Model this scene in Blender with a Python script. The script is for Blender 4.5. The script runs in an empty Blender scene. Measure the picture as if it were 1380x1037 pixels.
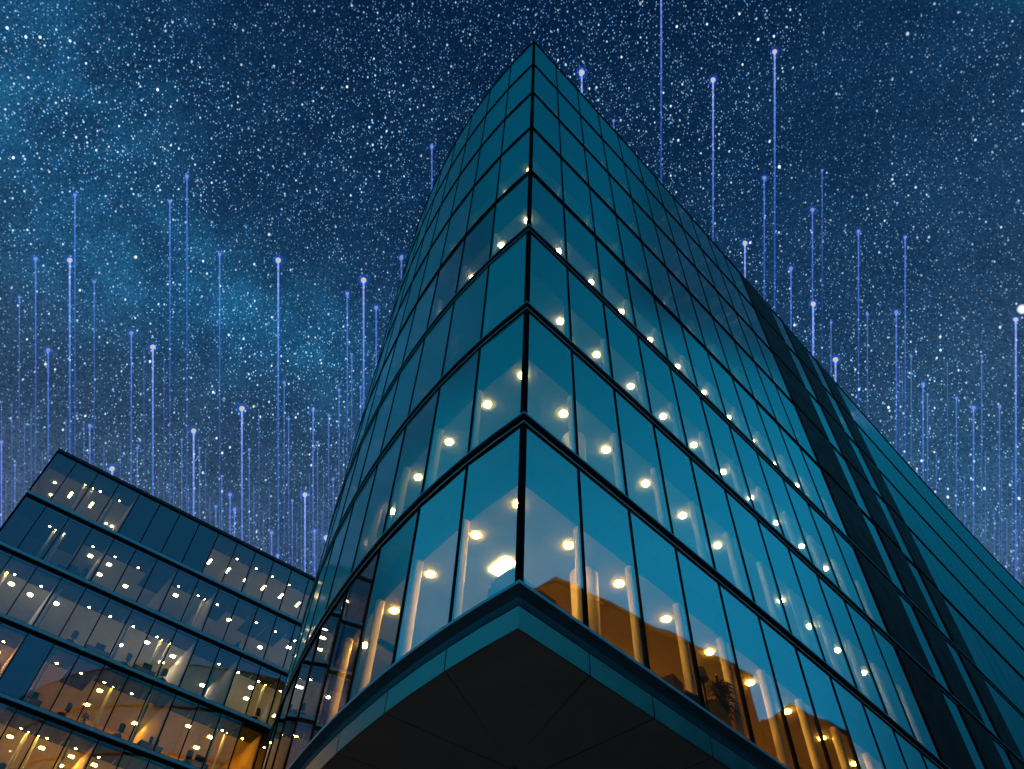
import bpy, bmesh, math, random
from mathutils import Vector, Matrix
R = random.Random(7)
SC = bpy.context.scene
COL = SC.collection
PI = math.pi
EYE = 1.6                      # eye height above the pavement

# ------------------------------------------------------------------ camera
RIGHT = Vector((0.998812, -0.039139, 0.029031))
UP = Vector((-0.04873, -0.802212, 0.595048))
FWD = Vector((0.0, 0.595756, 0.803166))
CAM = Vector((0, 0, EYE))
FPX = 1074.0                   # focal length in pixels of a 1380 px wide frame
cd = bpy.data.cameras.new('camera')
cd.sensor_width = 36; cd.sensor_fit = 'HORIZONTAL'; cd.lens = 36 * FPX / 1380
cd.clip_start = 0.1; cd.clip_end = 5000
cam = bpy.data.objects.new('camera', cd); COL.objects.link(cam)
m = Matrix((RIGHT, UP, -FWD)).transposed().to_4x4(); m.translation = CAM
cam.matrix_world = m
SC.camera = cam

# ------------------------------------------------------------------ render
SC.render.engine = 'CYCLES'
cy = SC.cycles
cy.use_denoising = True
cy.max_bounces = 10; cy.diffuse_bounces = 3; cy.glossy_bounces = 4
cy.transmission_bounces = 4; cy.transparent_max_bounces = 24; cy.volume_bounces = 0
cy.sample_clamp_indirect = 6
cy.caustics_reflective = False; cy.caustics_refractive = False
SC.view_settings.view_transform = 'Standard'
SC.view_settings.look = 'None'
SC.view_settings.exposure = 0.0
SC.view_settings.gamma = 1.0

# ------------------------------------------------------------------ node helper
class NT:
    def __init__(s, tree):
        s.t = tree; s.t.nodes.clear()
    def n(s, kind, **kw):
        nd = s.t.nodes.new(kind)
        for k, v in kw.items(): setattr(nd, k, v)
        return nd
    def put(s, sock, v):
        if v is None: return
        if hasattr(v, 'is_linked'): s.t.links.new(v, sock)
        else: sock.default_value = v
    def math(s, op, a, b=None, c=None, clamp=False):
        nd = s.n('ShaderNodeMath', operation=op, use_clamp=clamp)
        for i, v in enumerate((a, b, c)): s.put(nd.inputs[i], v)
        return nd.outputs[0]
    def vmath(s, op, a, b=None):
        nd = s.n('ShaderNodeVectorMath', operation=op)
        s.put(nd.inputs[0], a)
        if op == 'SCALE': s.put(nd.inputs['Scale'], b)
        else: s.put(nd.inputs[1], b)
        return nd.outputs['Value'] if op in ('DOT_PRODUCT', 'LENGTH', 'DISTANCE') else nd.outputs[0]
    def ramp(s, fac, stops, interp='LINEAR'):
        nd = s.n('ShaderNodeValToRGB'); cr = nd.color_ramp; cr.interpolation = interp
        while len(cr.elements) > 1: cr.elements.remove(cr.elements[-1])
        cr.elements[0].position = stops[0][0]; cr.elements[0].color = tuple(stops[0][1]) + (1,)
        for p, c in stops[1:]:
            e = cr.elements.new(p); e.color = tuple(c) + (1,)
        s.put(nd.inputs[0], fac); return nd.outputs[0]
    def smooth(s, v, a, b, lo=0.0, hi=1.0):
        nd = s.n('ShaderNodeMapRange', interpolation_type='SMOOTHSTEP')
        s.put(nd.inputs[0], v); nd.inputs[1].default_value = a; nd.inputs[2].default_value = b
        nd.inputs[3].default_value = lo; nd.inputs[4].default_value = hi
        return nd.outputs[0]
    def mixc(s, f, a, b, blend='MIX'):
        nd = s.n('ShaderNodeMix', data_type='RGBA', blend_type=blend)
        s.put(nd.inputs[0], f); s.put(nd.inputs[6], a); s.put(nd.inputs[7], b)
        return nd.outputs[2]
    def noise(s, vec, scale, detail=4, rough=.55):
        nd = s.n('ShaderNodeTexNoise'); s.put(nd.inputs['Vector'], vec)
        nd.inputs['Scale'].default_value = scale; nd.inputs['Detail'].default_value = detail
        nd.inputs['Roughness'].default_value = rough
        return nd.outputs[0]

# ------------------------------------------------------------------ night sky
W = bpy.data.worlds.new('World'); SC.world = W; W.use_nodes = True
g = NT(W.node_tree)
dirv = g.vmath('NORMALIZE', g.n('ShaderNodeTexCoord').outputs['Generated'])
sep = g.n('ShaderNodeSeparateXYZ'); g.put(sep.inputs[0], dirv)
dx, dy, dz = sep.outputs
absx = g.math('ABSOLUTE', dx)
# the dark, starry part of the sky stands over the roofs to the north
def side(nrm, a, b): return g.smooth(g.vmath('DOT_PRODUCT', dirv, tuple(Vector(nrm).normalized())), a, b, 1, 0)
east, west = (.9988, -.422, -.487), (-.9988, -.344, -.545)
front = g.math('MULTIPLY', g.math('MULTIPLY', side(east, .01, .06), side(west, .01, .10)), g.smooth(dy, .07, .17))
starry = g.math('MULTIPLY', g.math('MULTIPLY', side(east, .0, .03), side(west, .0, .04)), g.smooth(dy, .12, .18))
night = g.ramp(dz, [(.40, (.085, .09, .165)), (.55, (.050, .083, .152)), (.66, (.026, .064, .13)), (.80, (.009, .040, .10)), (.90, (.004, .026, .075)), (1.0, (.001, .011, .042))])
def pix_dir(x, y): return (FWD + RIGHT * ((x - 690) / FPX) - UP * ((y - 518.5) / FPX)).normalized()
cloud = g.noise(dirv, 5.0, 8, .62)
cloud2 = g.noise(dirv, 14.0, 7, .65)
def band(pa, pb, width):
    N = pix_dir(*pa).cross(pix_dir(*pb)).normalized()
    q = g.math('DIVIDE', g.math('ADD', g.vmath('DOT_PRODUCT', dirv, tuple(N)), g.math('MULTIPLY', g.math('SUBTRACT', cloud, .5), .12)), width)
    return g.math('POWER', 2.718, g.math('MULTIPLY', g.math('MULTIPLY', q, q), -1.0))
milky = band((120, 345), (430, 470), .075)
def spot(p, width):
    q = g.math('DIVIDE', g.vmath('DISTANCE', dirv, tuple(pix_dir(*p))), width)
    return g.math('POWER', 2.718, g.math('MULTIPLY', g.math('MULTIPLY', q, q), -1.0))
milky = g.math('MULTIPLY', milky, spot((300, 410), .22))
tex = g.smooth(cloud2, .32, .68, .45, 1.05)
mw = g.math('MULTIPLY', milky, tex)
mw = g.math('ADD', mw, g.math('MULTIPLY', spot((45, 135), .12), g.smooth(cloud2, .35, .65, .25, .8)))
mw = g.math('ADD', mw, g.math('MULTIPLY', spot((1310, 680), .13), .4))
grain = g.noise(dirv, 420.0, 2, .7)
sky0 = g.mixc(g.math('MULTIPLY', mw, .68, clamp=True), night, (.012, .135, .30, 1))
sky0 = g.mixc(1.0, sky0, g.ramp(g.smooth(cloud2, .25, .75), [(0, (.74, .78, .82)), (1, (1.24, 1.2, 1.16))]), 'MULTIPLY')
sky0 = g.mixc(1.0, sky0, g.ramp(g.smooth(grain, .25, .75), [(0, (.55, .6, .65)), (1, (1.5, 1.45, 1.4))]), 'MULTIPLY')
def stars(scale, radius, keep, gain, col_a, col_b, rot):
    mp = g.n('ShaderNodeMapping'); g.put(mp.inputs[0], dirv); mp.inputs['Rotation'].default_value = rot; mp.inputs['Scale'].default_value = (1, .8, .62)
    v = g.n('ShaderNodeTexVoronoi', feature='F1'); g.put(v.inputs['Vector'], mp.outputs[0])
    v.inputs['Scale'].default_value = scale
    sp = g.n('ShaderNodeSeparateColor'); g.put(sp.inputs[0], v.outputs['Color'])
    prof = g.smooth(v.outputs['Distance'], radius, radius * .25, 0, 1)
    amp = g.math('POWER', g.smooth(sp.outputs[0], 1 - keep, 1.0), 2.0)
    amp = g.math('MULTIPLY', g.math('MULTIPLY', amp, prof), gain)
    c = g.mixc(sp.outputs[1], col_a, col_b)
    return g.vmath('SCALE', c, amp)
st = g.vmath('ADD', stars(430, .40, .95, .95, (.08, .38, .85, 1), (.45, .75, 1, 1), (0, .5, .8)),
             stars(190, .25, .85, 1.5, (.15, .5, 1, 1), (.75, .9, 1, 1), (.4, .9, .2)))
st = g.vmath('ADD', st, stars(90, .145, .6, 2.2, (.4, .75, 1, 1), (.9, .95, 1, 1), (1.1, .3, .7)))
st = g.vmath('ADD', st, stars(30, .062, .3, 2.6, (.7, .9, 1, 1), (1, 1, 1, 1), (.7, 1.3, .1)))
dens = g.math('ADD', g.smooth(cloud, .32, .68, .35, 1.0), g.math('MULTIPLY', mw, .45))
st = g.vmath('SCALE', st, g.math('MULTIPLY', dens, starry))
big = g.smooth(g.vmath('DISTANCE', dirv, tuple(pix_dir(1378, 417))), .0062, .0015, 0, 1)
st = g.vmath('ADD', st, g.vmath('SCALE', (.85, .95, 1.0), g.math('MULTIPLY', big, 1.6)))
night_all = g.vmath('ADD', sky0, st)
# afterglow: the teal dusk on the other sides of the sky (seen only as reflection)
glow = g.ramp(dz, [(0, (.004, .20, .36)), (.30, (.012, .37, .68)), (.5, (.012, .40, .78)), (.66, (.011, .38, .70)), (.82, (.003, .185, .34)), (.95, (.001, .075, .16)), (1, (.001, .05, .11))])
wy = g.ramp(g.math('MULTIPLY_ADD', dy, .5, .5), [(0, (1.3, .31, .39)), (.25, (1.3, .35, .43)), (.42, (.8,) * 3), (.5, (1,) * 3), (.6, (.92,) * 3), (.66, (.74,) * 3), (.71, (.26,) * 3), (.76, (.10,) * 3), (1, (.10,) * 3)])
wx = g.ramp(g.math('MULTIPLY_ADD', dx, .5, .5), [(0, (1.0, 1.0, .98)), (.4, (1.0, 1.0, .98)), (.7, (1.1, 1.06, 1.04))])
glow = g.mixc(1.0, g.mixc(1.0, glow, wy, 'MULTIPLY'), wx, 'MULTIPLY')
final = g.mixc(front, glow, night_all)
bg = g.n('ShaderNodeBackground'); g.put(bg.inputs[0], final); bg.inputs[1].default_value = 1.0
out = g.n('ShaderNodeOutputWorld'); g.put(out.inputs[0], bg.outputs[0])
W.cycles.sampling_method = 'MANUAL'; W.cycles.sample_map_resolution = 512

# ------------------------------------------------------------------ materials
def mat(name):
    mt = bpy.data.materials.new(name); mt.use_nodes = True
    return mt, NT(mt.node_tree)
def solid(name, col, rough=.6, metal=0.0, var=.15, scale=3.0, bump=0.0, spec=.5):
    mt, t = mat(name)
    pb = t.n('ShaderNodeBsdfPrincipled'); o = t.n('ShaderNodeOutputMaterial'); t.put(o.inputs[0], pb.outputs[0])
    nz = t.noise(t.n('ShaderNodeTexCoord').outputs['Object'], scale, 5, .6)
    lo = tuple(c * (1 - var) for c in col); hi = tuple(min(1, c * (1 + var)) for c in col)
    t.put(pb.inputs['Base Color'], t.ramp(t.smooth(nz, .3, .7), [(0, lo), (1, hi)]))
    pb.inputs['Metallic'].default_value = metal; pb.inputs['Specular IOR Level'].default_value = spec
    t.put(pb.inputs['Roughness'], t.smooth(nz, .3, .7, rough * .85, min(1, rough * 1.15)))
    if bump:
        b = t.n('ShaderNodeBump'); b.inputs['Strength'].default_value = bump; t.put(b.inputs['Height'], nz)
        t.put(pb.inputs['Normal'], b.outputs[0])
    return mt
def glow_mat(name, col, strength):
    mt, t = mat(name)
    e = t.n('ShaderNodeEmission'); e.inputs[0].default_value = col + (1,); e.inputs[1].default_value = strength
    o = t.n('ShaderNodeOutputMaterial'); t.put(o.inputs[0], e.outputs[0])
    return mt
def glass(name, base, tint, refl=(1, 1, 1), wob=.0015, rough=.02, sky_sheen=0.0):
    mt, t = mat(name)
    f = t.n('ShaderNodeFresnel'); f.inputs['IOR'].default_value = 1.55
    fac = t.math('ADD', f.outputs[0], base, clamp=True)
    tr = t.n('ShaderNodeBsdfTransparent'); tr.inputs[0].default_value = tint + (1,)
    gl = t.n('ShaderNodeBsdfGlossy'); gl.inputs['Roughness'].default_value = rough; gl.inputs[0].default_value = refl + (1,)
    nz = t.noise(t.n('ShaderNodeTexCoord').outputs['Object'], .55, 1, .4)   # slow waviness of real panes
    b = t.n('ShaderNodeBump'); b.inputs['Strength'].default_value = .25; b.inputs['Distance'].default_value = wob * 10
    t.put(b.inputs['Height'], nz); t.put(gl.inputs['Normal'], b.outputs[0])
    mx = t.n('ShaderNodeMixShader'); t.put(mx.inputs[0], fac); t.put(mx.inputs[1], tr.outputs[0]); t.put(mx.inputs[2], gl.outputs[0])
    if sky_sheen:                                                    # teal diffuse share: sky reflection painted into the pane colour
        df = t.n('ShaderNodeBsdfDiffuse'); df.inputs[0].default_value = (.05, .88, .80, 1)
        m2 = t.n('ShaderNodeMixShader'); m2.inputs[0].default_value = sky_sheen; t.put(m2.inputs[1], mx.outputs[0]); t.put(m2.inputs[2], df.outputs[0]); mx = m2
    o = t.n('ShaderNodeOutputMaterial'); t.put(o.inputs[0], mx.outputs[0])
    return mt
M = {}
M['glass'] = glass('tower_glass', .28, (1, .92, .68))
M['glass_up'] = glass('tower_glass_sheen', .32, (.9, .92, .80), rough=.07, sky_sheen=.30)
M['glass_soft'] = glass('tower_glass_soft', .28, (1, .92, .70), rough=.09, sky_sheen=.24)
M['glass_curve'] = glass('tower_glass_sheen_curve', .30, (1, .86, .62), rough=.10, sky_sheen=.50)
M['glass_block'] = glass('block_glass', .20, (1, .93, .72))
M['black'] = solid('black_frame', (.016, .013, .013), .6, 0, .2, spec=.0)
M['trim'] = solid('aluminium_trim', (.52, .54, .56), .45, .25, .12, 6)
M['ledge'] = solid('dark_ledge', (.10, .11, .12), .5, .5, .15)
M['fascia'] = solid('fascia_metal', (.34, .24, .20), .36, .85, .08, 2.0)
M['gap'] = solid('joint_gap', (.01, .01, .01), .9)
M['soffit'] = solid('soffit_panel', (.52, .25, .20), .6, 0, .06, 1.2, spec=.05)
M['soffit_in'] = solid('inner_soffit', (.42, .34, .30), .7, 0, .12, 1.0)
M['base_wall'] = solid('base_stone', (.035, .033, .032), .5, 0, .3, 2.0)
M['cladding'] = solid('dark_cladding', (.20, .036, .030), .6, 0, .15, 1.5, spec=.05)
M['ceil'] = solid('ceiling_white', (.26, .29, .19), .8, 0, .06, 2)
M['ceil_edge_shade'] = solid('ceiling_edge_shade', (.030, .032, .035), .7, 0, .1, 2)  # dark colour stands in for light falloff near the glass
M['wall'] = solid('room_wall', (.70, .40, .14), .8, 0, .08, 1.2)
M['wall_grey'] = solid('room_wall_grey', (.50, .47, .42), .8, 0, .08, 1.2)
M['floor'] = solid('office_floor', (.34, .24, .15), .8, 0, .2, 4)
M['column'] = solid('column_paint', (.92, .90, .80), .6, 0, .05, 3)
M['orange'] = solid('amber_glow_paint', (.95, .36, .02), .8, 0, .1, 1.0)  # orange standing in for warm room light
M['roof'] = solid('roof_deck', (.06, .06, .06), .8)
M['lamp_warm'] = glow_mat('lamp_warm', (1, .52, .08), 250)
M['lamp_mid'] = glow_mat('lamp_mid', (1, .74, .34), 78)
M['lamp_white'] = glow_mat('lamp_white', (1, .82, .55), 60)
M['lamp_dim'] = glow_mat('lamp_dim', (1, .80, .46), 40)
M['lamp_block'] = glow_mat('lamp_block', (1, .86, .72), 95)
M['lamp_amber'] = glow_mat('lamp_amber', (1, .64, .12), 190)
M['ceil_block'] = solid('block_ceiling', (.58, .60, .44), .8, 0, .06, 2)
M['floor_block'] = solid('block_floor', (.52, .42, .28), .8, 0, .15, 3)
M['trim_pale'] = solid('pale_trim', (.78, .80, .82), .5, .1, .08, 5)
M['panel'] = glow_mat('lamp_panel', (1, .78, .5), 12)
M['blind'] = solid('roller_blind', (.045, .05, .06), .8, 0, .1, 2)
M['chair'] = solid('chair_fabric', (.018, .02, .024), .7)
M['desk'] = solid('desk_top', (.10, .07, .05), .5)
M['wood'] = solid('box_card', (.09, .06, .035), .8)
M['pot'] = solid('plant_pot', (.07, .06, .05), .6)
M['leaf'] = solid('leaf', (.03, .055, .02), .5, 0, .4, 8)
M['brick'] = solid('dark_brick', (.035, .028, .024), .8, 0, .3, 1.0, .2)
M['slate'] = solid('slate_roof', (.03, .03, .032), .6, 0, .25, 2.0)
M['curtain'] = solid('pale_curtain', (.70, .62, .48), .8, 0, .08, 3)
mt, t = mat('stone_paving'); M['ground'] = mt
pb = t.n('ShaderNodeBsdfPrincipled'); o = t.n('ShaderNodeOutputMaterial'); t.put(o.inputs[0], pb.outputs[0])
nz = t.noise(t.n('ShaderNodeTexCoord').outputs['Object'], .8, 8, .7)
t.put(pb.inputs['Base Color'], t.ramp(nz, [(.3, (.30, .22, .17)), (.7, (.40, .30, .24))])); pb.inputs['Roughness'].default_value = .8

# ------------------------------------------------------------------ mesh helpers
def build(name, mb, mt, parent=None, smooth=False):
    me = bpy.data.meshes.new(name); me.from_pydata(mb[0], [], mb[1]); me.update()
    me.materials.append(mt)
    if smooth:
        for p in me.polygons: p.use_smooth = True
    o = bpy.data.objects.new(name, me); COL.objects.link(o)
    if parent: o.parent = parent
    return o
def new(): return ([], [])
def add(mb, vs, fs):
    k = len(mb[0]); mb[0].extend([tuple(v) for v in vs]); mb[1].extend([tuple(i + k for i in f) for f in fs])
def quad(mb, a, b, c, d): add(mb, (a, b, c, d), ((0, 1, 2, 3),))
def prism(mb, foot, z0, z1):
    n = len(foot)
    add(mb, [(p[0], p[1], z0) for p in foot] + [(p[0], p[1], z1) for p in foot],
        [tuple(range(n))[::-1], tuple(range(n, 2 * n))] + [(i, (i + 1) % n, n + (i + 1) % n, n + i) for i in range(n)])
def box(mb, c, ux, sx, sy, z0, z1):
    ux = Vector((ux[0], ux[1])).normalized(); uy = Vector((-ux.y, ux.x)); c = Vector((c[0], c[1]))
    prism(mb, [c + ux * a * sx / 2 + uy * b * sy / 2 for a, b in ((-1, -1), (1, -1), (1, 1), (-1, 1))], z0, z1)
def lathe(mb, c, prof, n=12):
    k = len(mb[0]); vs = []; fs = []
    for r, z in prof:
        for i in range(n): vs.append((c[0] + r * math.cos(2 * PI * i / n), c[1] + r * math.sin(2 * PI * i / n), c[2] + z))
    for j in range(len(prof) - 1):
        for i in range(n): fs.append((j * n + i, j * n + (i + 1) % n, (j + 1) * n + (i + 1) % n, (j + 1) * n + i))
    fs.append(tuple(range(n))[::-1]); fs.append(tuple((len(prof) - 1) * n + i for i in range(n)))
    add(mb, vs, fs)
def sweep(mb, pin, pout, z0, z1):
    n = len(pin)
    for i in range(n - 1):
        a, b, c, d = pin[i], pin[i + 1], pout[i + 1], pout[i]
        quad(mb, (d[0], d[1], z0), (c[0], c[1], z0), (c[0], c[1], z1), (d[0], d[1], z1))
        quad(mb, (a[0], a[1], z1), (d[0], d[1], z1), (c[0], c[1], z1), (b[0], b[1], z1))
        quad(mb, (a[0], a[1], z0), (b[0], b[1], z0), (c[0], c[1], z0), (d[0], d[1], z0))
        quad(mb, (a[0], a[1], z0), (a[0], a[1], z1), (b[0], b[1], z1), (b[0], b[1], z0))
    for i in (0, n - 1):
        a, d = pin[i], pout[i]
        quad(mb, (a[0], a[1], z0), (d[0], d[1], z0), (d[0], d[1], z1), (a[0], a[1], z1))
def empty(name, loc, label, cat, group=None):
    o = bpy.data.objects.new(name, None); COL.objects.link(o); o.location = loc; o.empty_display_size = .5
    return tag(o, label, cat, group)
def tag(o, label, cat, group=None):
    o['label'] = label; o['category'] = cat
    if group: o['group'] = group
    return o
def dup(o, parent=None):
    c = o.copy(); COL.objects.link(c)
    if parent: c.parent = parent
    return c
def V2(x, y): return Vector((x, y))

# ------------------------------------------------------------------ ground
gm = new(); quad(gm, (-3000, -3000, 0), (3000, -3000, 0), (3000, 3000, 0), (-3000, 3000, 0))
build('ground', gm, M['ground'])['kind'] = 'structure'

# ------------------------------------------------------------------ office tower: plan
C0 = V2(0.2462, 9.2304)
TR = V2(math.cos(.75242), math.sin(.75242)); NRI = V2(-TR.y, TR.x)           # right facade, inward normal
TL = V2(math.cos(2.36709), math.sin(2.36709)); NLI = V2(TL.y, -TL.x)         # left facade, inward normal
LV = [EYE + 7.5563 + 4 * k for k in range(8)]                                # floor levels
ZT = EYE + 39.28                                                             # roof edge
SR_END = 57.0
_left = {}
def base_r(s):
    return C0 + TR * s + NRI * (.000967 * s * s - .0000155 * s ** 3)
def base_l(s):
    if s <= 12: return C0 + TL * s + NLI * (.02874 * s * s - .000368 * s ** 3)
    k = round(s, 3)
    if k not in _left:
        P = base_l(12.0); h = 2.36709 - math.atan(2 * .02874 * 12 - 3 * .000368 * 144); a = 12.0
        while a < s - 1e-6:
            d = min(.25, s - a); h -= d / 2 / 22; P = P + V2(math.cos(h), math.sin(h)) * d; h -= d / 2 / 22; a += d
        _left[k] = P
    return _left[k].copy()
SL_END = 33.0
COSC = V2(0, 0)
def frame(side, s):
    b = base_r if side > 0 else base_l
    e = .02
    t_ = (b(s + e) - b(max(0, s - e))).normalized()
    n_ = V2(-t_.y, t_.x) if side > 0 else V2(t_.y, -t_.x)
    return b(s), t_, n_
def off(side, s, d):                                     # point on the facade line, d metres inward
    if s < 1e-6 or (d > 0 and s <= d):
        return C0 + (TR + TL) * d / 1.0
    P, t_, n_ = frame(side, s)
    return P + n_ * d
def ring(d, sl=SL_END, sr=SR_END, step=.75):
    pts = [off(-1, sl * 1.0 if i == 0 else s, d) for i, s in enumerate([sl] + [k * step for k in range(int(sl / step), 0, -1)])]
    pts.append(off(1, 0, d))
    nr = int(sr / 1.5)
    pts += [off(1, k * 1.5, d) for k in range(1, nr + 1)]
    return pts

TW = empty('office_tower', (C0.x, C0.y, 0), 'tall teal glass office tower with a sharp corner and a curved left face', 'building')
TWI = Matrix.Translation((-C0.x, -C0.y, 0))
def tw(name, mb, mt, parent=None, smooth=False):
    o = build(name, mb, mt, parent or TW, smooth)
    if parent is None: o.matrix_parent_inverse = TWI
    return o
# transoms with their bright lips, fascia, cap
for k, z in enumerate(LV):
    if k == 0: continue
    mb = new(); sweep(mb, ring(.06), ring(-.018), z - .27, z - .005); tr_ = tw('transom', mb, M['black'])
    if k < 4:
        mb = new(); sweep(mb, ring(-.018), ring(-.045), z - .03, z + .002); sweep(mb, ring(-.018), ring(-.035), z - .274, z - .25)
        tw('trim_lip', mb, M['trim'], tr_)
mb = new(); sweep(mb, ring(.25), ring(-.03), ZT - .14, ZT); tw('parapet_cap', mb, M['black'])
z0 = LV[0]
mb = new(); sweep(mb, ring(.06), ring(-.10), z0 - .05, z0 + .004); ledge = tw('sill', mb, M['trim'])
mb = new()
prof = [(-.09, z0 - .05), (-.03, z0 - .10), (0.03, z0 - .16), (.05, z0 - .22), (.03, z0 - .29), (-.005, z0 - .335)]
rings = [[Vector((p.x, p.y, z)) for p in ring(d)] for d, z in prof]
for a, b in zip(rings, rings[1:]):
    for i in range(len(a) - 1): quad(mb, a[i], a[i + 1], b[i + 1], b[i])
tw('cove_ledge', mb, M['ledge'])
ZF0, ZF1 = z0 - .735, z0 - .36
mb = new(); sweep(mb, ring(.25), ring(.02), ZF0 + .004, ZF1 + .03); tw('fascia_backing', mb, M['gap'])
def fascia(side, a, b):
    mb = new(); g_ = .012
    ss = [a + g_ if a > 0 else 0, (a + b) / 2, b - g_]
    if side < 0: ss = ss[::-1]
    sweep(mb, [off(side, s, .02) for s in ss], [off(side, s, -.005) for s in ss], ZF0, ZF1)
    tw('fascia_panel', mb, M['fascia'])
for i in range(14): fascia(1, 1.5 * i, 1.5 * i + 1.5); fascia(-1, 1.5 * i, 1.5 * i + 1.5)
# soffit panels with fine open seams over a dark backing, base wall set far back
mb = new()
for side in (1, -1):
    for i in range(0, 24 if side > 0 else 16):
        a, b = 1.5 * i + .008, 1.5 * i + 1.492
        for d0, d1 in ((.02, 2.60), (2.62, 5.2)):
            a_, b_ = max(a, d0), b
            q = [off(side, a, d0), off(side, b, d0), off(side, b, d1), off(side, a, d1)]
            if (q[0] - q[1]).length < .02 and (q[2] - q[3]).length < .02: continue
            quad(mb, *[(p.x, p.y, ZF0 + (.002 if d0 < 1 else .05)) for p in q])
tw('soffit', mb, M['soffit'])
mb = new(); A = ring(.02); B = ring(5.3)
for i in range(len(A) - 1): quad(mb, (*A[i], ZF0 + .09), (*A[i + 1], ZF0 + .09), (*B[i + 1], ZF0 + .09), (*B[i], ZF0 + .09))
tw('soffit_backing', mb, M['gap'])
mb = new(); A = ring(5.0, step=1.5); sweep(mb, ring(5.4, step=1.5), A, 0, ZF0 + .04); tw('base_wall', mb, M['base_wall'])
# corner post
mb = new(); q = [C0 + (TR + TL) * -.006, off(1, .085, -.006), off(1, .085, .1), C0 + (TR + TL) * .14, off(-1, .085, .1), off(-1, .085, -.006)]
prism(mb, q, z0, ZT); tw('corner_post', mb, M['black'])
# window grid of the right facade (s values of every vertical joint)
SR = [1.5 * i for i in range(0, 12)] + [19.45, 20.8, 23.15, 24.5, 26.45] + [26.45 + 1.5 * i for i in range(1, 21)]
SR[11] = 16.55
DARK = {(16.55, 19.45), (20.8, 23.15), (24.5, 26.45)}
SLs = [1.5 * i for i in range(0, 22)]
def mullion(side, s, w=.045, dpt=.015):
    mb = new(); P, t_, n_ = frame(side, s)
    box(mb, P - n_ * (dpt / 2 - .03), t_, w, dpt + .06, z0 + .005, ZT - .145); return mb
for s in SR[1:]:
    if s <= 27: tw('mullion', mullion(1, s, .045 if s < 16 else .03), M['black'])
    else: tw('mullion', mullion(1, s, .008, .0), M['ledge'])
for s in SLs[1:]: tw('mullion', mullion(-1, s, .045), M['black'])
# panes
panes = []
for k in range(8):
    za = LV[k] + .004; zb = (LV[k + 1] - .27) if k < 7 else ZT - .14
    for side, S in ((1, SR), (-1, SLs)):
        for a, b in zip(S, S[1:]):
            if (a, b) in DARK and side > 0:
                mb = new(); sweep(mb, [off(1, a, .05), off(1, b, .05)], [off(1, a, -.045), off(1, b, -.045)], za, zb)
                tw('cladding_panel', mb, M['cladding']); continue
            p, q = off(side, a, 0), off(side, b, 0)
            f = ((p.x, p.y, za), (q.x, q.y, za), (q.x, q.y, zb), (p.x, p.y, zb))
            # real panes are never perfectly coplanar: each leans a hair
            dd = [R.uniform(-.0022, .0022) for _ in range(3)]; nn = frame(side, (a + b) / 2)[2]
            f = [Vector(f[0]) + Vector((*nn, 0)) * (dd[0] + .004), Vector(f[1]) + Vector((*nn, 0)) * (dd[1] + .004), Vector(f[2]) + Vector((*nn, 0)) * (dd[2] + .004)]
            f.append(f[0] + f[2] - f[1])
            if side < 0: f = [f[1], f[0], f[3], f[2]]
            mid = (f[0] + f[2]) / 2 - CAM
            vis = 1 if not (side < 0 and a > 12) else .01
            area = vis * (f[1] - f[0]).cross(f[3] - f[0]).dot(mid.normalized()) / mid.length_squared
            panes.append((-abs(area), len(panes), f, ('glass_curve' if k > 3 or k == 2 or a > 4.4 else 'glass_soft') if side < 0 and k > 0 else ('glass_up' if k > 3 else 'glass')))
panes.sort(key=lambda x: x[:2])
for _, _, f, pane_glass in panes[:100]:
    mb = new(); quad(mb, *f); tw('window_pane', mb, M[pane_glass])
mb = new(); mi = []
for _, _, f, pane_glass in panes[100:]: quad(mb, *f); mi.append(('glass', 'glass_up', 'glass_curve', 'glass_soft').index(pane_glass))
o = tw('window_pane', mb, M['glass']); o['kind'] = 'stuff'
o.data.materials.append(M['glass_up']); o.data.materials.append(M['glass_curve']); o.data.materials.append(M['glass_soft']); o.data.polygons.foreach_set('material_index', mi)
# floors, ceilings, core
CORE = 6.5
def strip(mb, d0, d1, z, sl=SL_END, sr=SR_END):
    A, B = ring(d0, sl, sr), ring(d1, sl, sr)
    for i in range(len(A) - 1): quad(mb, (*A[i], z), (*A[i + 1], z), (*B[i + 1], z), (*B[i], z))
CEIL = 1.20
for k in range(8):
    ztop = LV[k + 1] if k < 7 else ZT
    mb = new(); sweep(mb, ring(CORE), ring(.10), LV[k] - .25, LV[k] - .02); tw('floor_slab', mb, M['floor'])
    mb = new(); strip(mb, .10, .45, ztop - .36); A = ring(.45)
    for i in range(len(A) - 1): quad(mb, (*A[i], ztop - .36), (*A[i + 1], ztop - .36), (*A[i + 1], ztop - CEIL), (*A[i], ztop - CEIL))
    tw('perimeter_ceiling', mb, M['ceil_edge_shade'])
    mb = new(); strip(mb, .45, CORE, ztop - CEIL); tw('ceiling', mb, M['ceil'])
mb = new(); sweep(mb, ring(CORE + .3), ring(CORE - .02), z0 - .2, ZT - .2); tw('core_wall', mb, M['wall'])
mb = new(); strip(mb, .05, CORE + .3, ZT - .16)
A = ring(CORE, step=1.5)
poly = [(p.x, p.y, ZT - .17) for p in A]
mb2 = bmesh.new(); vs = [mb2.verts.new(p) for p in poly]; fc = mb2.faces.new(vs); bmesh.ops.triangulate(mb2, faces=[fc])
mb2.verts.index_update(); add(mb, [v.co for v in mb2.verts], [tuple(v.index for v in f.verts) for f in mb2.faces]); mb2.free()
tw('roof', mb, M['roof'])
PL, PR = off(-1, SL_END, 0), off(1, SR_END, 0)
mb = new(); u = (PL - PR).normalized(); n_ = V2(-u.y, u.x)
prism(mb, [PR, PL, PL - n_ * .3, PR - n_ * .3], 0, ZT); tw('rear_wall', mb, M['cladding'])
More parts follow.
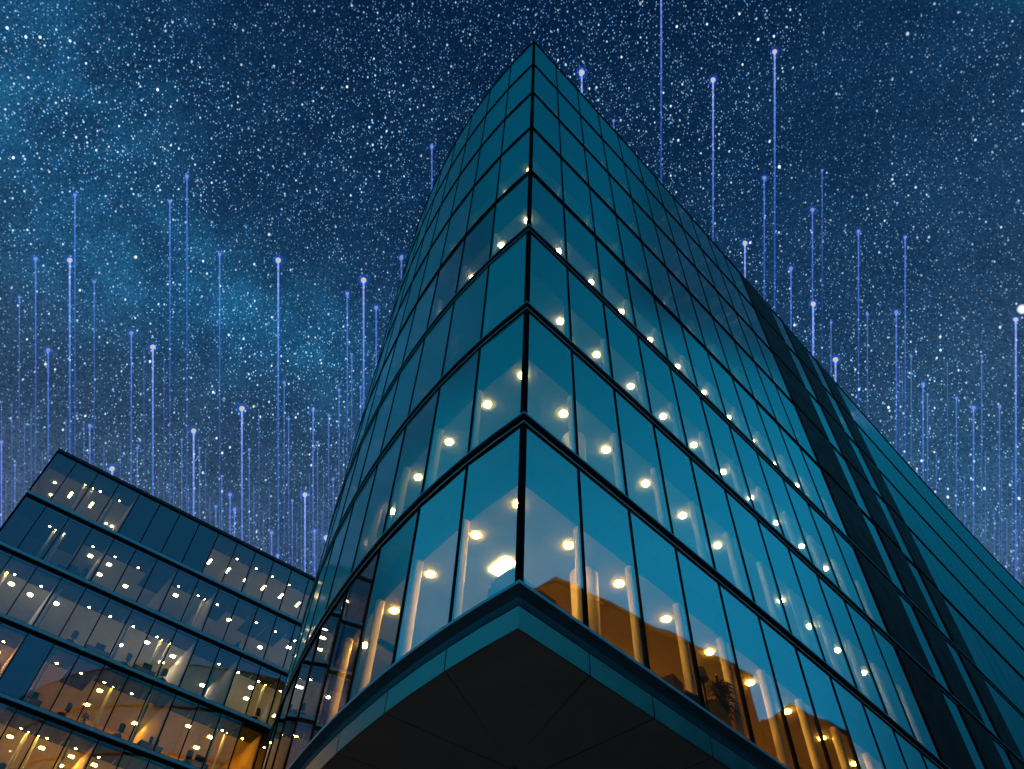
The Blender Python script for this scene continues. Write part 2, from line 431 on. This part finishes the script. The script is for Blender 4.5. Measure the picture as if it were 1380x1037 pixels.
# raised dark roof screen over the clad bays
mb = new(); ss = [14.9, 16, 18, 20, 22, 24, 26.3]
sweep(mb, [off(1, s, .55) for s in ss], [off(1, s, .18) for s in ss], ZT - .1, ZT + 1.35); tw('roof_screen', mb, M['cladding'])
# columns just inside the glass
colspots = [(1, 1.5 * i + .50, k) for k in range(8) for i in range(0, 12)] + [(-1, 1.5 * i + .44, k) for k in range(8) for i in range(0, 5)]
colspots = [c for c in colspots if c[1] > 1.2]
colspots.sort(key=lambda c: (c[2], c[1]))
rest = new(); cproto = {}
for n_c, (side, s, k) in enumerate(colspots):
    P = off(side, s, .50 if side > 0 else .42); zb = (LV[k + 1] if k < 7 else ZT) - CEIL
    prof = [(.09, 0), (.09, zb - LV[k])]
    if n_c < 100:
        mb = new(); lathe(mb, (P.x, P.y, LV[k]), prof, 14); tw('column', mb, M['column'], smooth=False)
    else: lathe(rest, (P.x, P.y, LV[k]), prof, 10)
o = tw('column', rest, M['column']); o['kind'] = 'stuff'
# downlights
LAMP = [(.0, .0), (.115, 0), (.115, -.03), (.09, -.075), (.04, -.095)]
LAMP = [(.086, 0.0), (.086, -.03), (.067, -.062), (.03, -.078)]
lamps = []
for k in range(8):
    zc = (LV[k + 1] if k < 7 else ZT) - CEIL - .002
    for i in range(1, 11):
        s = 1.5 * i + .70
        if k == 1 and i == 6: continue
        lamps.append((1, s, .92 if k < 3 else .86, k, zc))
    for i, s in enumerate((.86, 2.06, 3.58, 5.02, 6.42, 7.85, 9.3)):
        if k == 2 or (k == 3 and i > 2) or k in (5, 7) or (k == 0 and i > 4) or (k == 1 and i > 5): continue
        lamps.append((-1, s, .78, k, zc))
lamps.sort(key=lambda l: (l[3], l[1]))
rest = new()
for n_l, (side, s, d, k, zc) in enumerate(lamps):
    P = off(side, s, max(d, .2)); mm = M['lamp_warm'] if k == 0 else (M['lamp_mid'] if k == 1 else (M['lamp_white'] if k < 4 else M['lamp_dim']))
    mb = new(); lathe(mb, (P.x, P.y, zc), [(r * (1 if k < 4 else .8), z * (.4 if k == 0 else .8)) for r, z in LAMP], 10)
    tw('ceiling_lamp', mb, mm)
# second row deeper in, and the square panel by the corner
for k in range(4):
    zc = (LV[k + 1]) - CEIL - .004
    for i in range(5):
        mb = new()
        s = 4.2 + 2.4 * i; P, t_, n_ = frame(1, s); P = off(1, s, 3.6); box(mb, P, t_, .3, .3, zc - .03, zc)
        tw('ceiling_panel_light', mb, M['lamp_warm'] if k == 0 else M['panel'])
mb = new(); P = off(-1, 2.41, 1.71); box(mb, P, frame(-1, 2.41)[1], .50, .25, LV[1] - CEIL - .034, LV[1] - CEIL - .004); tw('ceiling_panel_light', mb, M['lamp_mid'])
# partitions running back from the glass; added wall paints the lowest floor's warm light
for k, s, side, d0 in ((1, 5.55, 1, 1.7), (1, 9.9, 1, 1.7), (2, 4.1, 1, 1.5), (2, 10.0, 1, 1.6), (3, 7.0, 1, 1.4), (1, 5.0, -1, 1.8), (3, 3.4, 1, 1.4), (2, 12.6, 1, 1.5)):
    P, t_, n_ = frame(side, s); P = P + (n_ if side < 0 else n_) * ((d0 + CORE - .1) / 2); mb = new(); box(mb, P, n_, CORE - .1 - d0, .1, LV[k], LV[k + 1] - CEIL - .003); tw('partition', mb, M['wall_grey'])
mb = new(); ss = [1.9, 3.4, 4.9, 6.4, 7.9, 9.4, 10.9, 12.4, 13.5]
sweep(mb, [off(1, s, 1.80) for s in ss], [off(1, s, 1.65) for s in ss], LV[0], LV[0] + 1.75); tw('amber_glow_wall', mb, M['orange'])
# round structural columns lit from beside, bays behind the corner
for k, s in ((0, 3.55), (1, 3.45), (2, 3.3)):
    P = off(1, s - .5, 1.28); mb = new(); lathe(mb, (P.x, P.y, LV[k]), [(.22, 0), (.28, LV[k + 1] - CEIL - LV[k])], 24); tw('round_column', mb, M['curtain'], smooth=False)

# ------------------------------------------------------------------ lower office block on the left
A0 = V2(-.76311, .92569) * 39.28
UB = V2(math.cos(math.radians(37.04)), math.sin(math.radians(37.04))); NB = V2(-UB.y, UB.x)
BL = 25.0; BD = 13.0
BZ = [EYE + 35.30 - 4 * i for i in range(9)]      # sill levels from the top storey down
BT = EYE + 39.28
LBK = empty('office_block', (A0.x, A0.y, 0), 'dark glazed office block with lit rooms standing left of the tall tower', 'building')
LBI = Matrix.Translation((-A0.x, -A0.y, 0))
def lb(name, mb, mt, parent=None, smooth=False):
    o = build(name, mb, mt, parent or LBK, smooth)
    if parent is None: o.matrix_parent_inverse = LBI
    return o
def B(s, d): return A0 + UB * s + NB * d
def bbox(mb, s0, s1, d0, d1, z0, z1): prism(mb, [B(s0, d0), B(s1, d0), B(s1, d1), B(s0, d1)], z0, z1)
BS = [0.03] + [1.36 + 1.5 * i for i in range(16)] + [BL]
mb = new(); bbox(mb, -.06, BL, -.10, .5, BT - .22, BT); cap = lb('parapet', mb, M['black'])
mb = new(); bbox(mb, -.05, BL, -.125, -.10, BT - .20, BT - .10); lb('trim_lip', mb, M['ledge'], cap)
for z in BZ:
    if z < 1: continue
    mb = new(); bbox(mb, -.04, BL, -.04, .1, z - .40, z + .06); tr_ = lb('transom', mb, M['black'])
    mb = new(); bbox(mb, -.05, BL, -.13, -.04, z - .19, z - .01); lb('trim_lip', mb, M['trim_pale'], tr_)
for s in BS[1:-1]:
    mb = new(); bbox(mb, s - .03, s + .03, -.035, .05, .1, BT - .22); lb('mullion', mb, M['black'])
mb = new(); bbox(mb, -.06, .06, -.08, .08, 0, BT - .22); lb('corner_post', mb, M['black'])
tops = [BT - .22] + [z - .40 for z in BZ[:-1]]
pn = []
for r_, (z, zt) in enumerate(zip(BZ, tops)):
    for a, b in zip(BS, BS[1:]):
        e = [R.uniform(0, .006) for _ in range(3)]
        f = [Vector((*B(a, e[0]), max(z + .06, .1))), Vector((*B(b, e[1]), max(z + .06, .1))), Vector((*B(b, e[2]), zt))]
        f.append(f[0] + f[2] - f[1])
        pn.append((r_, f))
n_p = 0; rest = new()
for r_, f in pn:
    if r_ < 6 and n_p < 99:
        mb = new(); quad(mb, *f); lb('window_pane', mb, M['glass_block']); n_p += 1
    else: quad(rest, *f)
o = lb('window_pane', rest, M['glass_block']); o['kind'] = 'stuff'
# shell
mb = new(); bbox(mb, .02, .06, .1, BD, 0, BT - .1); lb('end_wall', mb, M['cladding'])
mb = new(); bbox(mb, BL - .1, BL, .1, BD, 0, BT - .1); lb('end_wall', mb, M['cladding'])
mb = new(); bbox(mb, 0.02, BL, BD, BD + .2, 0, BT - .1); lb('rear_wall', mb, M['cladding'])
mb = new(); bbox(mb, .06, BL - .1, .45, BD, BT - .3, BT - .24); lb('roof', mb, M['roof'])
# rooms: (first bay, bay count, lit) per storey; unlit rooms stay dark
ROOMS = [[(0, 4, 1), (4, 4, 0), (8, 9, 1)],
         [(0, 2, 2), (2, 2, 2), (4, 3, 2), (7, 2, 1), (9, 8, 1)],
         [(0, 1, 1), (1, 2, 1), (3, 6, 1), (9, 2, 1), (11, 6, 1)],
         [(0, 3, 1), (3, 1, 2), (4, 5, 1), (9, 4, 1), (13, 4, 2)],
         [(0, 2, 1), (2, 5, 1), (7, 4, 1), (11, 6, 1)],
         [(0, 5, 1), (5, 6, 1), (11, 6, 1)], [(0, 17, 1)], [(0, 17, 1)], [(0, 17, 2)]]
DEPTH = 6.2
lampsB = []
for r_, (z, zt) in enumerate(zip(BZ, tops)):
    zc = zt - .16
    mb = new(); bbox(mb, .07, BL - .11, .12, DEPTH, z - .35, z - .02); lb('floor_slab', mb, M['floor_block'])
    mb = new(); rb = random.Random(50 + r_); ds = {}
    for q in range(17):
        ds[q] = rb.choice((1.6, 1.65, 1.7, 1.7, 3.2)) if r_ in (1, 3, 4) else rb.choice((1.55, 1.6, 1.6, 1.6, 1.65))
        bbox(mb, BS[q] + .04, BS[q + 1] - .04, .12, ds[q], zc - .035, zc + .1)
    lb('perimeter_ceiling', mb, M['ceil_edge_shade'])  # same painted shade along the block's ceilings
    mb = new(); bbox(mb, .07, BL - .11, 1.2, DEPTH, zc, zc + .09); lb('ceiling', mb, M['ceil_block'])
    mb = new(); bbox(mb, .07, BL - .11, DEPTH, DEPTH + .1, z, zc); lb('room_wall', mb, M['wall_grey'] if r_ < 3 else M['wall'])
    for b0, nb, lit in ROOMS[r_]:
        s0 = BS[b0]; s1 = BS[min(b0 + nb, len(BS) - 1)]
        if b0 > 0:
            mb = new(); bbox(mb, s0 - .06, s0 + .06, .14, DEPTH - .02, z, zc - .002); lb('partition', mb, M['wall_grey'] if r_ < 3 else M['wall'])
        if lit == 0:
            for q in range(b0, b0 + nb):
                mb = new(); bbox(mb, BS[q] + .05, BS[q + 1] - .05, .13, .16, z + .08, zc - .003); lb('roller_blind', mb, M['blind'])
            continue
        for q in range(b0, min(b0 + nb, 17)):
            sm = (BS[q] + BS[q + 1]) / 2 - (.0 if q else -.1)
            if r_ < 7 and R.random() < .8: lampsB.append((r_, sm + R.uniform(-.12, .12), 1.45, zc, 0, lit))
            if r_ == 0:
                if q in (1, 2): lampsB.append((r_, sm + .05, 3.2, zc, 2, lit))
                elif q == 0: lampsB += [(r_, sm + .1, 2.74, zc, 0, lit), (r_, sm + .3, 4.1, zc, 0, lit)]
                elif q == 3: lampsB += [(r_, sm + .1, 4.3, zc, 0, lit), (r_, sm + .5, 4.3, zc, 0, lit)]
                else: lampsB.append((r_, sm + .1, 3.1, zc, 2, lit))
            elif r_ < 6:
                if R.random() < .6: lampsB.append((r_, sm + R.uniform(-.25, .3), R.choice((2.5, 2.5, 2.75)), zc, 1, lit))
                if R.random() < .3: lampsB.append((r_, sm + R.uniform(-.2, .3), R.choice((3.9, 4.5)), zc, 1, lit))
            elif q % 3 == 0: lampsB.append((r_, sm, 2.5, zc, 1, lit))
lampsB.sort(key=lambda l: (l[0], l[1]))
rest = new(); cnt = 0
for r_, s, d, zc, kind, lit in lampsB:
    mb = new() if cnt < 99 else rest
    P = B(s, d)
    if kind == 0: lathe(mb, (P.x, P.y, zc - .002), [(.07, 0), (.07, -.036), (.05, -.042)], 10)
    elif kind == 1: box(mb, P, UB, .26, .26, zc - .012, zc - .002)
    else: box(mb, P, UB, .13, .64, zc - .012, zc - .002)
    if cnt < 99: lb('ceiling_lamp', mb, M['lamp_dim'] if lit != 1 or r_ == 0 else ((M['lamp_white'] if r_ == 1 else M['lamp_block']) if r_ < 3 else M['lamp_amber']))
    cnt += 1
if rest[0]:
    o = lb('ceiling_lamp', rest, M['lamp_amber']); o['kind'] = 'stuff'
for r_ in range(6):
    for q in range(1, 16):
        if any(b0 <= q < b0 + nb and lit == 1 for b0, nb, lit in ROOMS[r_]) and (q * 5 + r_ * 3) % 7 < 2:
            z = BZ[r_]; P = B(BS[q] + .32, .85); mb = new(); lathe(mb, (P.x, P.y, z), [(.09, 0), (.09, tops[r_] - .12 - z)], 12); lb('column', mb, M['column'])

# partition ends washed by small lamps on either side
for r_, q, sgn in ((0, 1, 1), (0, 2, -1), (1, 8, 1), (1, 9, -1), (2, 0, 1), (2, 1, -1), (2, 7, 1), (2, 8, -1), (2, 12, 1), (1, 1, 1), (1, 2, -1), (3, 6, 1), (4, 4, 1), (4, 5, -1), (3, 11, 1)):
    s_ = BS[q + 1] - .28 if sgn > 0 else BS[q] + .28
    P = B(s_, 1.75); mb = new(); lathe(mb, (P.x, P.y, BZ[r_] + .01), [(.10, 0), (.10, tops[r_] - .162 - BZ[r_] - .01)], 14); cl_ = lb('column', mb, M['column'])
    P = B(s_, 1.52); mb = new(); lathe(mb, (P.x, P.y, tops[r_] - .162), [(.05, 0), (.05, -.02), (.03, -.04)], 8); lb('spot_lamp', mb, M['lamp_amber'] if r_ > 1 else M['lamp_mid'], None)
# ------------------------------------------------------------------ furniture seen through the panes
def chair_proto():
    t_ = empty('office_chair', (0, 0, 0), 'x', 'chair')
    mb = new(); lathe(mb, (0, 0, .44), [(.20, 0), (.25, .03), (.25, .07), (.2, .09)], 14); build('seat', mb, M['chair'], t_)
    mb = new()
    for j in range(7):
        a0, a1 = (-.6 + j * .2 * .857), (-.6 + (j + 1) * .2 * .857)
        ps = []
        for a in (a0, a1):
            ps.append((.27 * math.sin(a), .27 * math.cos(a)))
        w0 = .04
        foot = [ps[0], ps[1], (ps[1][0] * 1.13, ps[1][1] * 1.13), (ps[0][0] * 1.13, ps[0][1] * 1.13)]
        hh = 1.12 - .05 * (abs(j - 3) / 3) ** 2
        prism(mb, foot, .62, hh)
    build('backrest', mb, M['chair'], t_)
    mb = new(); lathe(mb, (0, 0, .06), [(.03, 0), (.03, .38)], 8); box(mb, (0, .27), (1, 0), .06, .03, .48, .64); box(mb, (0, .16), (1, 0), .05, .24, .46, .485); build('post', mb, M['black'], t_)
    for j in range(5):
        a = 2 * PI * j / 5; mb = new(); box(mb, (.15 * math.cos(a), .15 * math.sin(a)), (math.cos(a), math.sin(a)), .28, .035, .05, .085)
        lathe(mb, (.28 * math.cos(a), .28 * math.sin(a), 0), [(.025, 0), (.028, .025), (.02, .05)], 8); build('leg', mb, M['black'], t_)
    return t_
def copy_thing(p):
    r = dup(p)
    for ch in list(p.children): dup(ch, r)
    return r
chairP = chair_proto(); used = False
ORD = ['top', 'second', 'third', 'fourth', 'fifth', 'sixth']
NUM = ['first', 'second', 'third', 'fourth', 'fifth', 'sixth', 'seventh', 'eighth', 'ninth', 'tenth', 'eleventh', 'twelfth', 'thirteenth', 'fourteenth', 'fifteenth', 'sixteenth', 'seventeenth']
for r_, q, ds, rot in ((1, 3, .2, .3), (1, 10, .3, 2.0), (2, 4, 0, .2), (2, 6, .3, .4), (2, 8, -.2, -.4), (3, 3, .3, .2), (3, 5, 0, .5), (3, 7, .2, 0.1), (3, 10, 0, -.3), (3, 12, .2, .4), (4, 2, 0, .3), (4, 4, .1, -.2), (4, 6, .2, .5), (4, 9, .1, 0), (2, 12, .1, .3), (4, 11, 0, .2)):
    o = chairP if not used else copy_thing(chairP); used = True
    P = B((BS[q] + BS[q + 1]) / 2 + ds, .72); o.location = (P.x, P.y, BZ[r_] - .018); o.rotation_euler = (0, 0, math.radians(37 + 180) + rot)
    o['label'] = f'dark office chair in the {NUM[q]} window from the left, {ORD[r_]} storey of the dark block'
    o['category'] = 'chair'; o['group'] = 'office chairs by the windows of the dark block'
def desk(s, r_, w):
    P = B(s, 1.0); t_ = empty('desk', (P.x, P.y, BZ[r_] - .018), f'x', 'desk', 'desks behind the windows of the dark block'); t_.rotation_euler = (0, 0, math.radians(37.04))
    mb = new(); box(mb, (0, 0), (1, 0), w, .7, .71, .74); build('desktop', mb, M['desk'], t_)
    for sx in (-1, 1):
        mb = new(); box(mb, (sx * (w / 2 - .05), 0), (1, 0), .04, .6, 0, .71); build('leg', mb, M['black'], t_)
    mb = new(); box(mb, (.1, -.1), (1, 0), .55, .03, .88, 1.22); sc_ = build('monitor', mb, M['chair'], t_)
    mb = new(); box(mb, (.1, -.07), (1, 0), .06, .03, .742, .9); box(mb, (.1, -.07), (1, 0), .22, .16, .74, .752); build('monitor_stand', mb, M['chair'], sc_)
    return t_
for s, r_, q in ((4.5, 1, 3), (8.2, 2, 5), (11.2, 2, 7), (6.2, 3, 4), (13.3, 3, 8), (9.1, 4, 5), (16.2, 3, 10), (5.2, 4, 3)):
    desk(s, r_, 1.4)['label'] = f'desk with dark monitor near the {NUM[q]} window, {ORD[r_]} storey of the dark block'
def plant(loc, h, label, n=60, seed=1, spread=.5):
    rr = random.Random(seed)
    t_ = empty('potted_plant', loc, label, 'plant')
    mb = new(); lathe(mb, (0, 0, 0), [(.13, 0), (.18, .28), (.19, .32), (.17, .32), (.16, .29)], 16); build('pot', mb, M['pot'], t_)
    mb = new(); lathe(mb, (0, 0, .28), [(.022, 0), (.012, h * .75 - .28)], 8); build('stem', mb, M['wood'], t_)
    mb = new()
    for i in range(n):
        z = h * rr.uniform(.42, .82); a = rr.uniform(0, 2 * PI); L = spread * rr.uniform(.5, 1.0); up = rr.uniform(.1, .9)
        d = Vector((math.cos(a), math.sin(a), 0)); sd = Vector((-d.y, d.x, 0)); w = .028
        p0 = Vector((0, 0, z)); p1 = p0 + d * L * .5 + Vector((0, 0, L * .45 * up)); p2 = p0 + d * L + Vector((0, 0, L * .45 * up - L * .35))
        th = Vector((0, 0, .004))
        add(mb, [p0 - sd * w * .4, p0 + sd * w * .4, p1 + sd * w, p1 - sd * w, p2, p1 - th], [(0, 1, 2, 3), (3, 2, 4), (0, 5, 1), (3, 4, 5), (2, 5, 4), (1, 5, 2), (0, 3, 5)])
    build('leaves', mb, M['leaf'], t_)
    return t_
P = off(1, 6.08, .52); plant((P.x, P.y, LV[0] - .018), 1.95, 'tall spiky potted plant in front of the orange glow on the tower lowest lit floor', 130, 3, .40)
P = off(1, 6.05, .7); plant((P.x, P.y, LV[1] - .018), 1.35, 'bushy potted plant silhouetted on the second lit floor of the tower', 110, 5, .36)
P = B(9.3, .7); plant((P.x, P.y, BZ[3] - .018), 1.2, 'small potted plant behind an amber window of the dark block', 70, 8, .35)
# box pile, floor lamp, sofa, armchair on the tower's lowest lit floor
def crate(s, d, w, h, z, rot, label):
    P = off(1, s, d); t_ = empty('storage_box', (P.x, P.y, z), label, 'box', 'boxes by the tower window'); t_.rotation_euler = (0, 0, rot)
    mb = new(); box(mb, (0, 0), (1, 0), w, w * .8, 0, h); build('body', mb, M['wood'], t_)
    mb = new(); box(mb, (0, 0), (1, 0), w + .02, w * .8 + .02, h, h + .05); build('lid', mb, M['pot'], t_)
zf = LV[0] - .018
crate(4.15, .36, .36, .58, zf, .9, 'lidded storage box by the tower window, left one of two')
crate(4.62, .36, .34, .50, zf, .6, 'smaller lidded storage box by the tower window, right one of two')
crate(8.35, .36, .36, .60, zf, .7, 'lidded storage box by the tower window right of the spiky plant')
P = off(1, 5.14, .30); t_ = empty('floor_lamp', (P.x, P.y, zf), 'unlit dark floor lamp standing by the tower window left of the spiky plant', 'lamp')
mb = new(); lathe(mb, (0, 0, 0), [(.16, 0), (.16, .03), (.03, .05)], 16); build('base', mb, M['black'], t_)
mb = new(); lathe(mb, (0, 0, .05), [(.018, 0), (.018, 1.1)], 8); build('pole', mb, M['black'], t_)
mb = new(); lathe(mb, (0, 0, 1.12), [(.12, 0), (.07, .24)], 14); build('lamp_shade', mb, M['chair'], t_)
def sofa(s, side, d, w, label, name='sofa'):
    P, tt, nn = frame(side, s); P = off(side, s, d); t_ = empty(name, (P.x, P.y, zf), label, name); t_.rotation_euler = (0, 0, math.atan2(tt.y, tt.x) + (0 if side > 0 else PI))
    mb = new(); box(mb, (0, .1), (1, 0), w, .7, .12, .42); build('seat', mb, M['chair'], t_)
    mb = new()
    for j in range(9):
        x0, x1 = -w / 2 + w * j / 9, -w / 2 + w * (j + 1) / 9; xm = (x0 + x1) / w
        prism(mb, [(x0, -.3), (x1, -.3), (x1, -.18), (x0, -.18)], .42, .98 - .22 * abs(xm) ** 3)
    build('backrest', mb, M['chair'], t_)
    for sx in (-1, 1):
        mb = new(); box(mb, (sx * (w / 2 + .06), .08), (1, 0), .12, .74, .12, .6); build('armrest', mb, M['chair'], t_)
        for sy in (-1, 1):
            mb = new(); box(mb, (sx * (w / 2 - .08), .1 + sy * .28), (1, 0), .05, .05, 0, .12); build('leg', mb, M['black'], t_)
sofa(5.72, 1, .70, .7, 'dark armchair with rounded back by the tower window below the spiky plant', 'armchair')
sofa(.80, -1, .74, .7, 'grey rounded armchair behind the corner window of the tower', 'armchair')

# ------------------------------------------------------------------ the dark gabled house across the street (mirrored in the panes)
HOUSE = empty('gabled_house', (45, 20, 0), 'dark gabled house across the street, mirrored in the lowest panes of the tower', 'building')
def house_prism(name, prof, x0, x1, mt):
    n = len(prof); mb = new()
    add(mb, [(x0, y, z) for y, z in prof] + [(x1, y, z) for y, z in prof],
        [tuple(range(n)), tuple(range(n, 2 * n))[::-1]] + [(i, (i + 1) % n, n + (i + 1) % n, n + i) for i in range(n)])
    o = build(name, mb, mt, HOUSE); o.matrix_parent_inverse = Matrix.Translation((-45, -20, 0)); return o
house_prism('main_wing', [(8.2, 0), (8.2, 44.4), (10.65, 46.3), (10.66, 46.3), (26.1, 37.3), (26.2, 0)], 45, 58, M['brick'])
house_prism('roof', [(8.0, 44.45), (8.0, 44.75), (10.65, 46.7), (26.3, 37.5), (26.3, 37.2), (10.65, 46.35)], 44.7, 58.2, M['slate'])
house_prism('side_wing', [(26.25, 0), (26.25, 34.0), (26.8, 34.1), (28.9, 35.5), (32.6, 33.2), (32.5, 0)], 45, 58, M['brick'])

# ------------------------------------------------------------------ light beams rising behind the buildings
def beam_mat(name, a, b, gain, length):
    mt, t = mat(name)
    tc = t.n('ShaderNodeTexCoord'); sp = t.n('ShaderNodeSeparateXYZ'); t.put(sp.inputs[0], tc.outputs['Object'])
    h = t.math('DIVIDE', t.math('MULTIPLY', sp.outputs[2], -1.0), length)     # 0 at the head, 1 at the foot
    c = t.ramp(h, [(0, a), (.25, tuple((x + y) / 2 for x, y in zip(a, b))), (1, b)])
    sp_n = t.n('ShaderNodeTexNoise'); t.put(sp_n.inputs['Vector'], tc.outputs['Object']); sp_n.inputs['Scale'].default_value = 1.1; sp_n.inputs['Detail'].default_value = 3
    fl = t.math('MULTIPLY', t.smooth(h, 1.0, .0, .45, 1.0), t.smooth(sp_n.outputs[0], .3, .7, .6, 1.4))
    e = t.n('ShaderNodeEmission'); t.put(e.inputs[0], c); t.put(e.inputs[1], t.math('MULTIPLY', fl, gain))
    tr = t.n('ShaderNodeBsdfTransparent'); ad = t.n('ShaderNodeAddShader'); t.put(ad.inputs[0], e.outputs[0]); t.put(ad.inputs[1], tr.outputs[0])
    o = t.n('ShaderNodeOutputMaterial'); t.put(o.inputs[0], ad.outputs[0])
    return mt
def halo_mat(name, col, dens):
    mt, t = mat(name)
    e = t.n('ShaderNodeEmission'); e.inputs[0].default_value = col + (1,); e.inputs[1].default_value = dens
    o = t.n('ShaderNodeOutputMaterial'); t.put(o.inputs['Volume'], e.outputs[0])
    return mt
HEAD = {3: glow_mat('head_bright', (.56, .58, .42), 1.0), 2: glow_mat('head_mid', (.24, .34, .50), .85), 1: glow_mat('head_faint', (.2, .34, .75), .8), 0: glow_mat('head_dim', (.10, .2, .6), .6)}
BM = {3: beam_mat('beam_bright', (.19, .25, .62), (.025, .09, .52), .66, 40), 2: beam_mat('beam_mid', (.08, .15, .58), (.02, .07, .45), .48, 40), 1: beam_mat('beam_faint', (.08, .15, .5), (.02, .05, .30), .36, 40), 0: beam_mat('beam_dim', (.05, .10, .42), (.02, .04, .25), .26, 40)}
BEAMS = [(26,401,1),(48,349,2),(94,351,3),(101,263,2),(127,380,1),(65,472,2),(121,574,2),(177,449,2),(206,468,3),(229,272,2),(252,238,2),(296,343,2),(375,351,3),(326,551,3),(261,581,3),(383,516,1),(389,565,1),(349,556,0),(336,606,1),(245,593,1),(269,604,1),(185,604,1),(194,470,0),(221,478,0),(2,541,0),(16,544,0),(2,596,2),(33,568,0),(42,552,0),(89,565,0),(113,572,0),(277,606,0),
(468,396,2),(490,378,3),(507,415,2),(541,347,2),(474,478,1),(486,522,1),(457,526,1),(422,553,2),(443,560,1),(428,596,1),(411,667,3),(449,646,1),(310,667,2),(316,687,2),(366,718,2),(424,716,2),(440,725,3),(299,642,1),(291,683,1),(374,749,2),(394,675,1),(406,657,0),(283,671,0),(363,660,0),(151,632,3),(582,198,2),
(784,98,3),(891,-60,3),(961,108,3),(1044,70,3),(1030,240,2),(1108,230,1),(1095,283,2),(1004,328,3),(1066,362,2),(1157,312,2),(1220,320,2),(1096,410,3),(1120,435,1),(1126,485,3),(1169,424,1),(1208,421,2),(1216,495,0),(1212,490,0),(1228,480,1),(1244,518,2),(1250,532,1),(1277,489,0),(1289,537,1),(1312,550,2),(1323,480,1),(1347,549,1),(1369,431,3),(1262,610,0),(1364,620,0),(1375,640,0),(1328,610,0),(1350,645,0),(827,163,1),
(8,640,0),(20,627,1),(57,610,0),(140,604,0),(162,598,0),(213,640,0),(234,628,0),(254,655,0),(327,700,0),(342,655,0),(355,690,0),(400,705,0),(417,640,0),(434,690,0),(436,625,0),(463,590,0),(1300,640,0),(1340,690,0),(1357,700,0),(1371,715,0)]
def sphere_mesh(name, mt, seg=14, rings_=9):
    mb = new(); vs = [(0, 0, 1)]; fs = []
    for j in range(1, rings_):
        th = PI * j / rings_
        for i in range(seg): vs.append((math.sin(th) * math.cos(2 * PI * i / seg), math.sin(th) * math.sin(2 * PI * i / seg), math.cos(th)))
    vs.append((0, 0, -1))
    for i in range(seg): fs.append((0, 1 + i, 1 + (i + 1) % seg))
    for j in range(rings_ - 2):
        for i in range(seg):
            a = 1 + j * seg + i; b = 1 + j * seg + (i + 1) % seg; fs.append((a, a + seg, b + seg, b))
    for i in range(seg): fs.append((len(vs) - 1, 1 + (rings_ - 2) * seg + (i + 1) % seg, 1 + (rings_ - 2) * seg + i))
    add(mb, vs, fs); me = bpy.data.meshes.new(name); me.from_pydata(mb[0], [], mb[1]); me.materials.append(mt)
    for p in me.polygons: p.use_smooth = True
    return me
HEADM = {q: sphere_mesh('glow_head', HEAD[q]) for q in HEAD}
BEAM_AX = Matrix((RIGHT, FWD, UP)).transposed().to_quaternion()           # all beams are parallel, leaning towards the street
order = sorted(range(len(BEAMS)), key=lambda i: BEAMS[i][0])
left_n = [i for i in order if BEAMS[i][0] < 600]; right_n = [i for i in order if BEAMS[i][0] >= 600]
HAL = {}
for grp, place in ((left_n, 'left of the tower'), (right_n, 'right of the tower')):
    for idx, i in enumerate(grp):
        x, y, q = BEAMS[i]
        dep = 150 + 45 * R.random() + (12 if q < 2 else 0)
        px = dep / FPX                                          # size of one photo pixel at that distance
        P = CAM + (FWD + RIGHT * ((x - 690) / FPX) - UP * ((y - 518.5) / FPX)) * dep
        yb = min(960, max(y + 120, 700 + .62 * x if x < 440 else 900))
        L = (yb - y) * px
        look = {3: 'bright blue streak with pale head', 2: 'blue streak with small head', 1: 'thin blue streak', 0: 'faint thin blue streak'}[q]
        size = 'tall ' if y < 330 else ('short ' if y > 580 else '')
        nb_ = f'{idx + 1}' + ('th' if 10 < (idx + 1) % 100 < 14 else {1: 'st', 2: 'nd', 3: 'rd'}.get((idx + 1) % 10, 'th'))
        t_ = empty('light_streak', P, f'{size}{look}, {nb_} from left {"above the dark block" if x < 600 else "beside the tower roofline"}', 'light streak', 'blue light streaks rising behind the buildings'); t_['kind'] = 'thing'
        t_.rotation_mode = 'QUATERNION'; t_.rotation_quaternion = BEAM_AX
        w = {3: 1.2, 2: 1.0, 1: .85, 0: .75}[q] * px
        mb = new(); lathe(mb, (0, 0, -L), [(w * .9, 0), (w, L - 2 * px)], 8); build('beam', mb, BM[q], t_)
        rad = {3: 3.3, 2: 2.3, 1: 1.7, 0: 1.2}[q] * px * (.9 + .25 * R.random())
        h_ = bpy.data.objects.new('glow_head', HEADM[q]); COL.objects.link(h_); h_.parent = t_; h_.scale = (rad,) * 3
        if q >= 1:
            hr = rad * (2.4 if q > 1 else 2.0)
            if q not in HAL: HAL[q] = sphere_mesh('glow_halo', halo_mat('halo_%d' % q, (.02, .10, 1.0), {3: .11, 2: .14, 1: .16}[q]))
            o = bpy.data.objects.new('glow_halo', HAL[q]); COL.objects.link(o); o.parent = t_; o.scale = (hr,) * 3
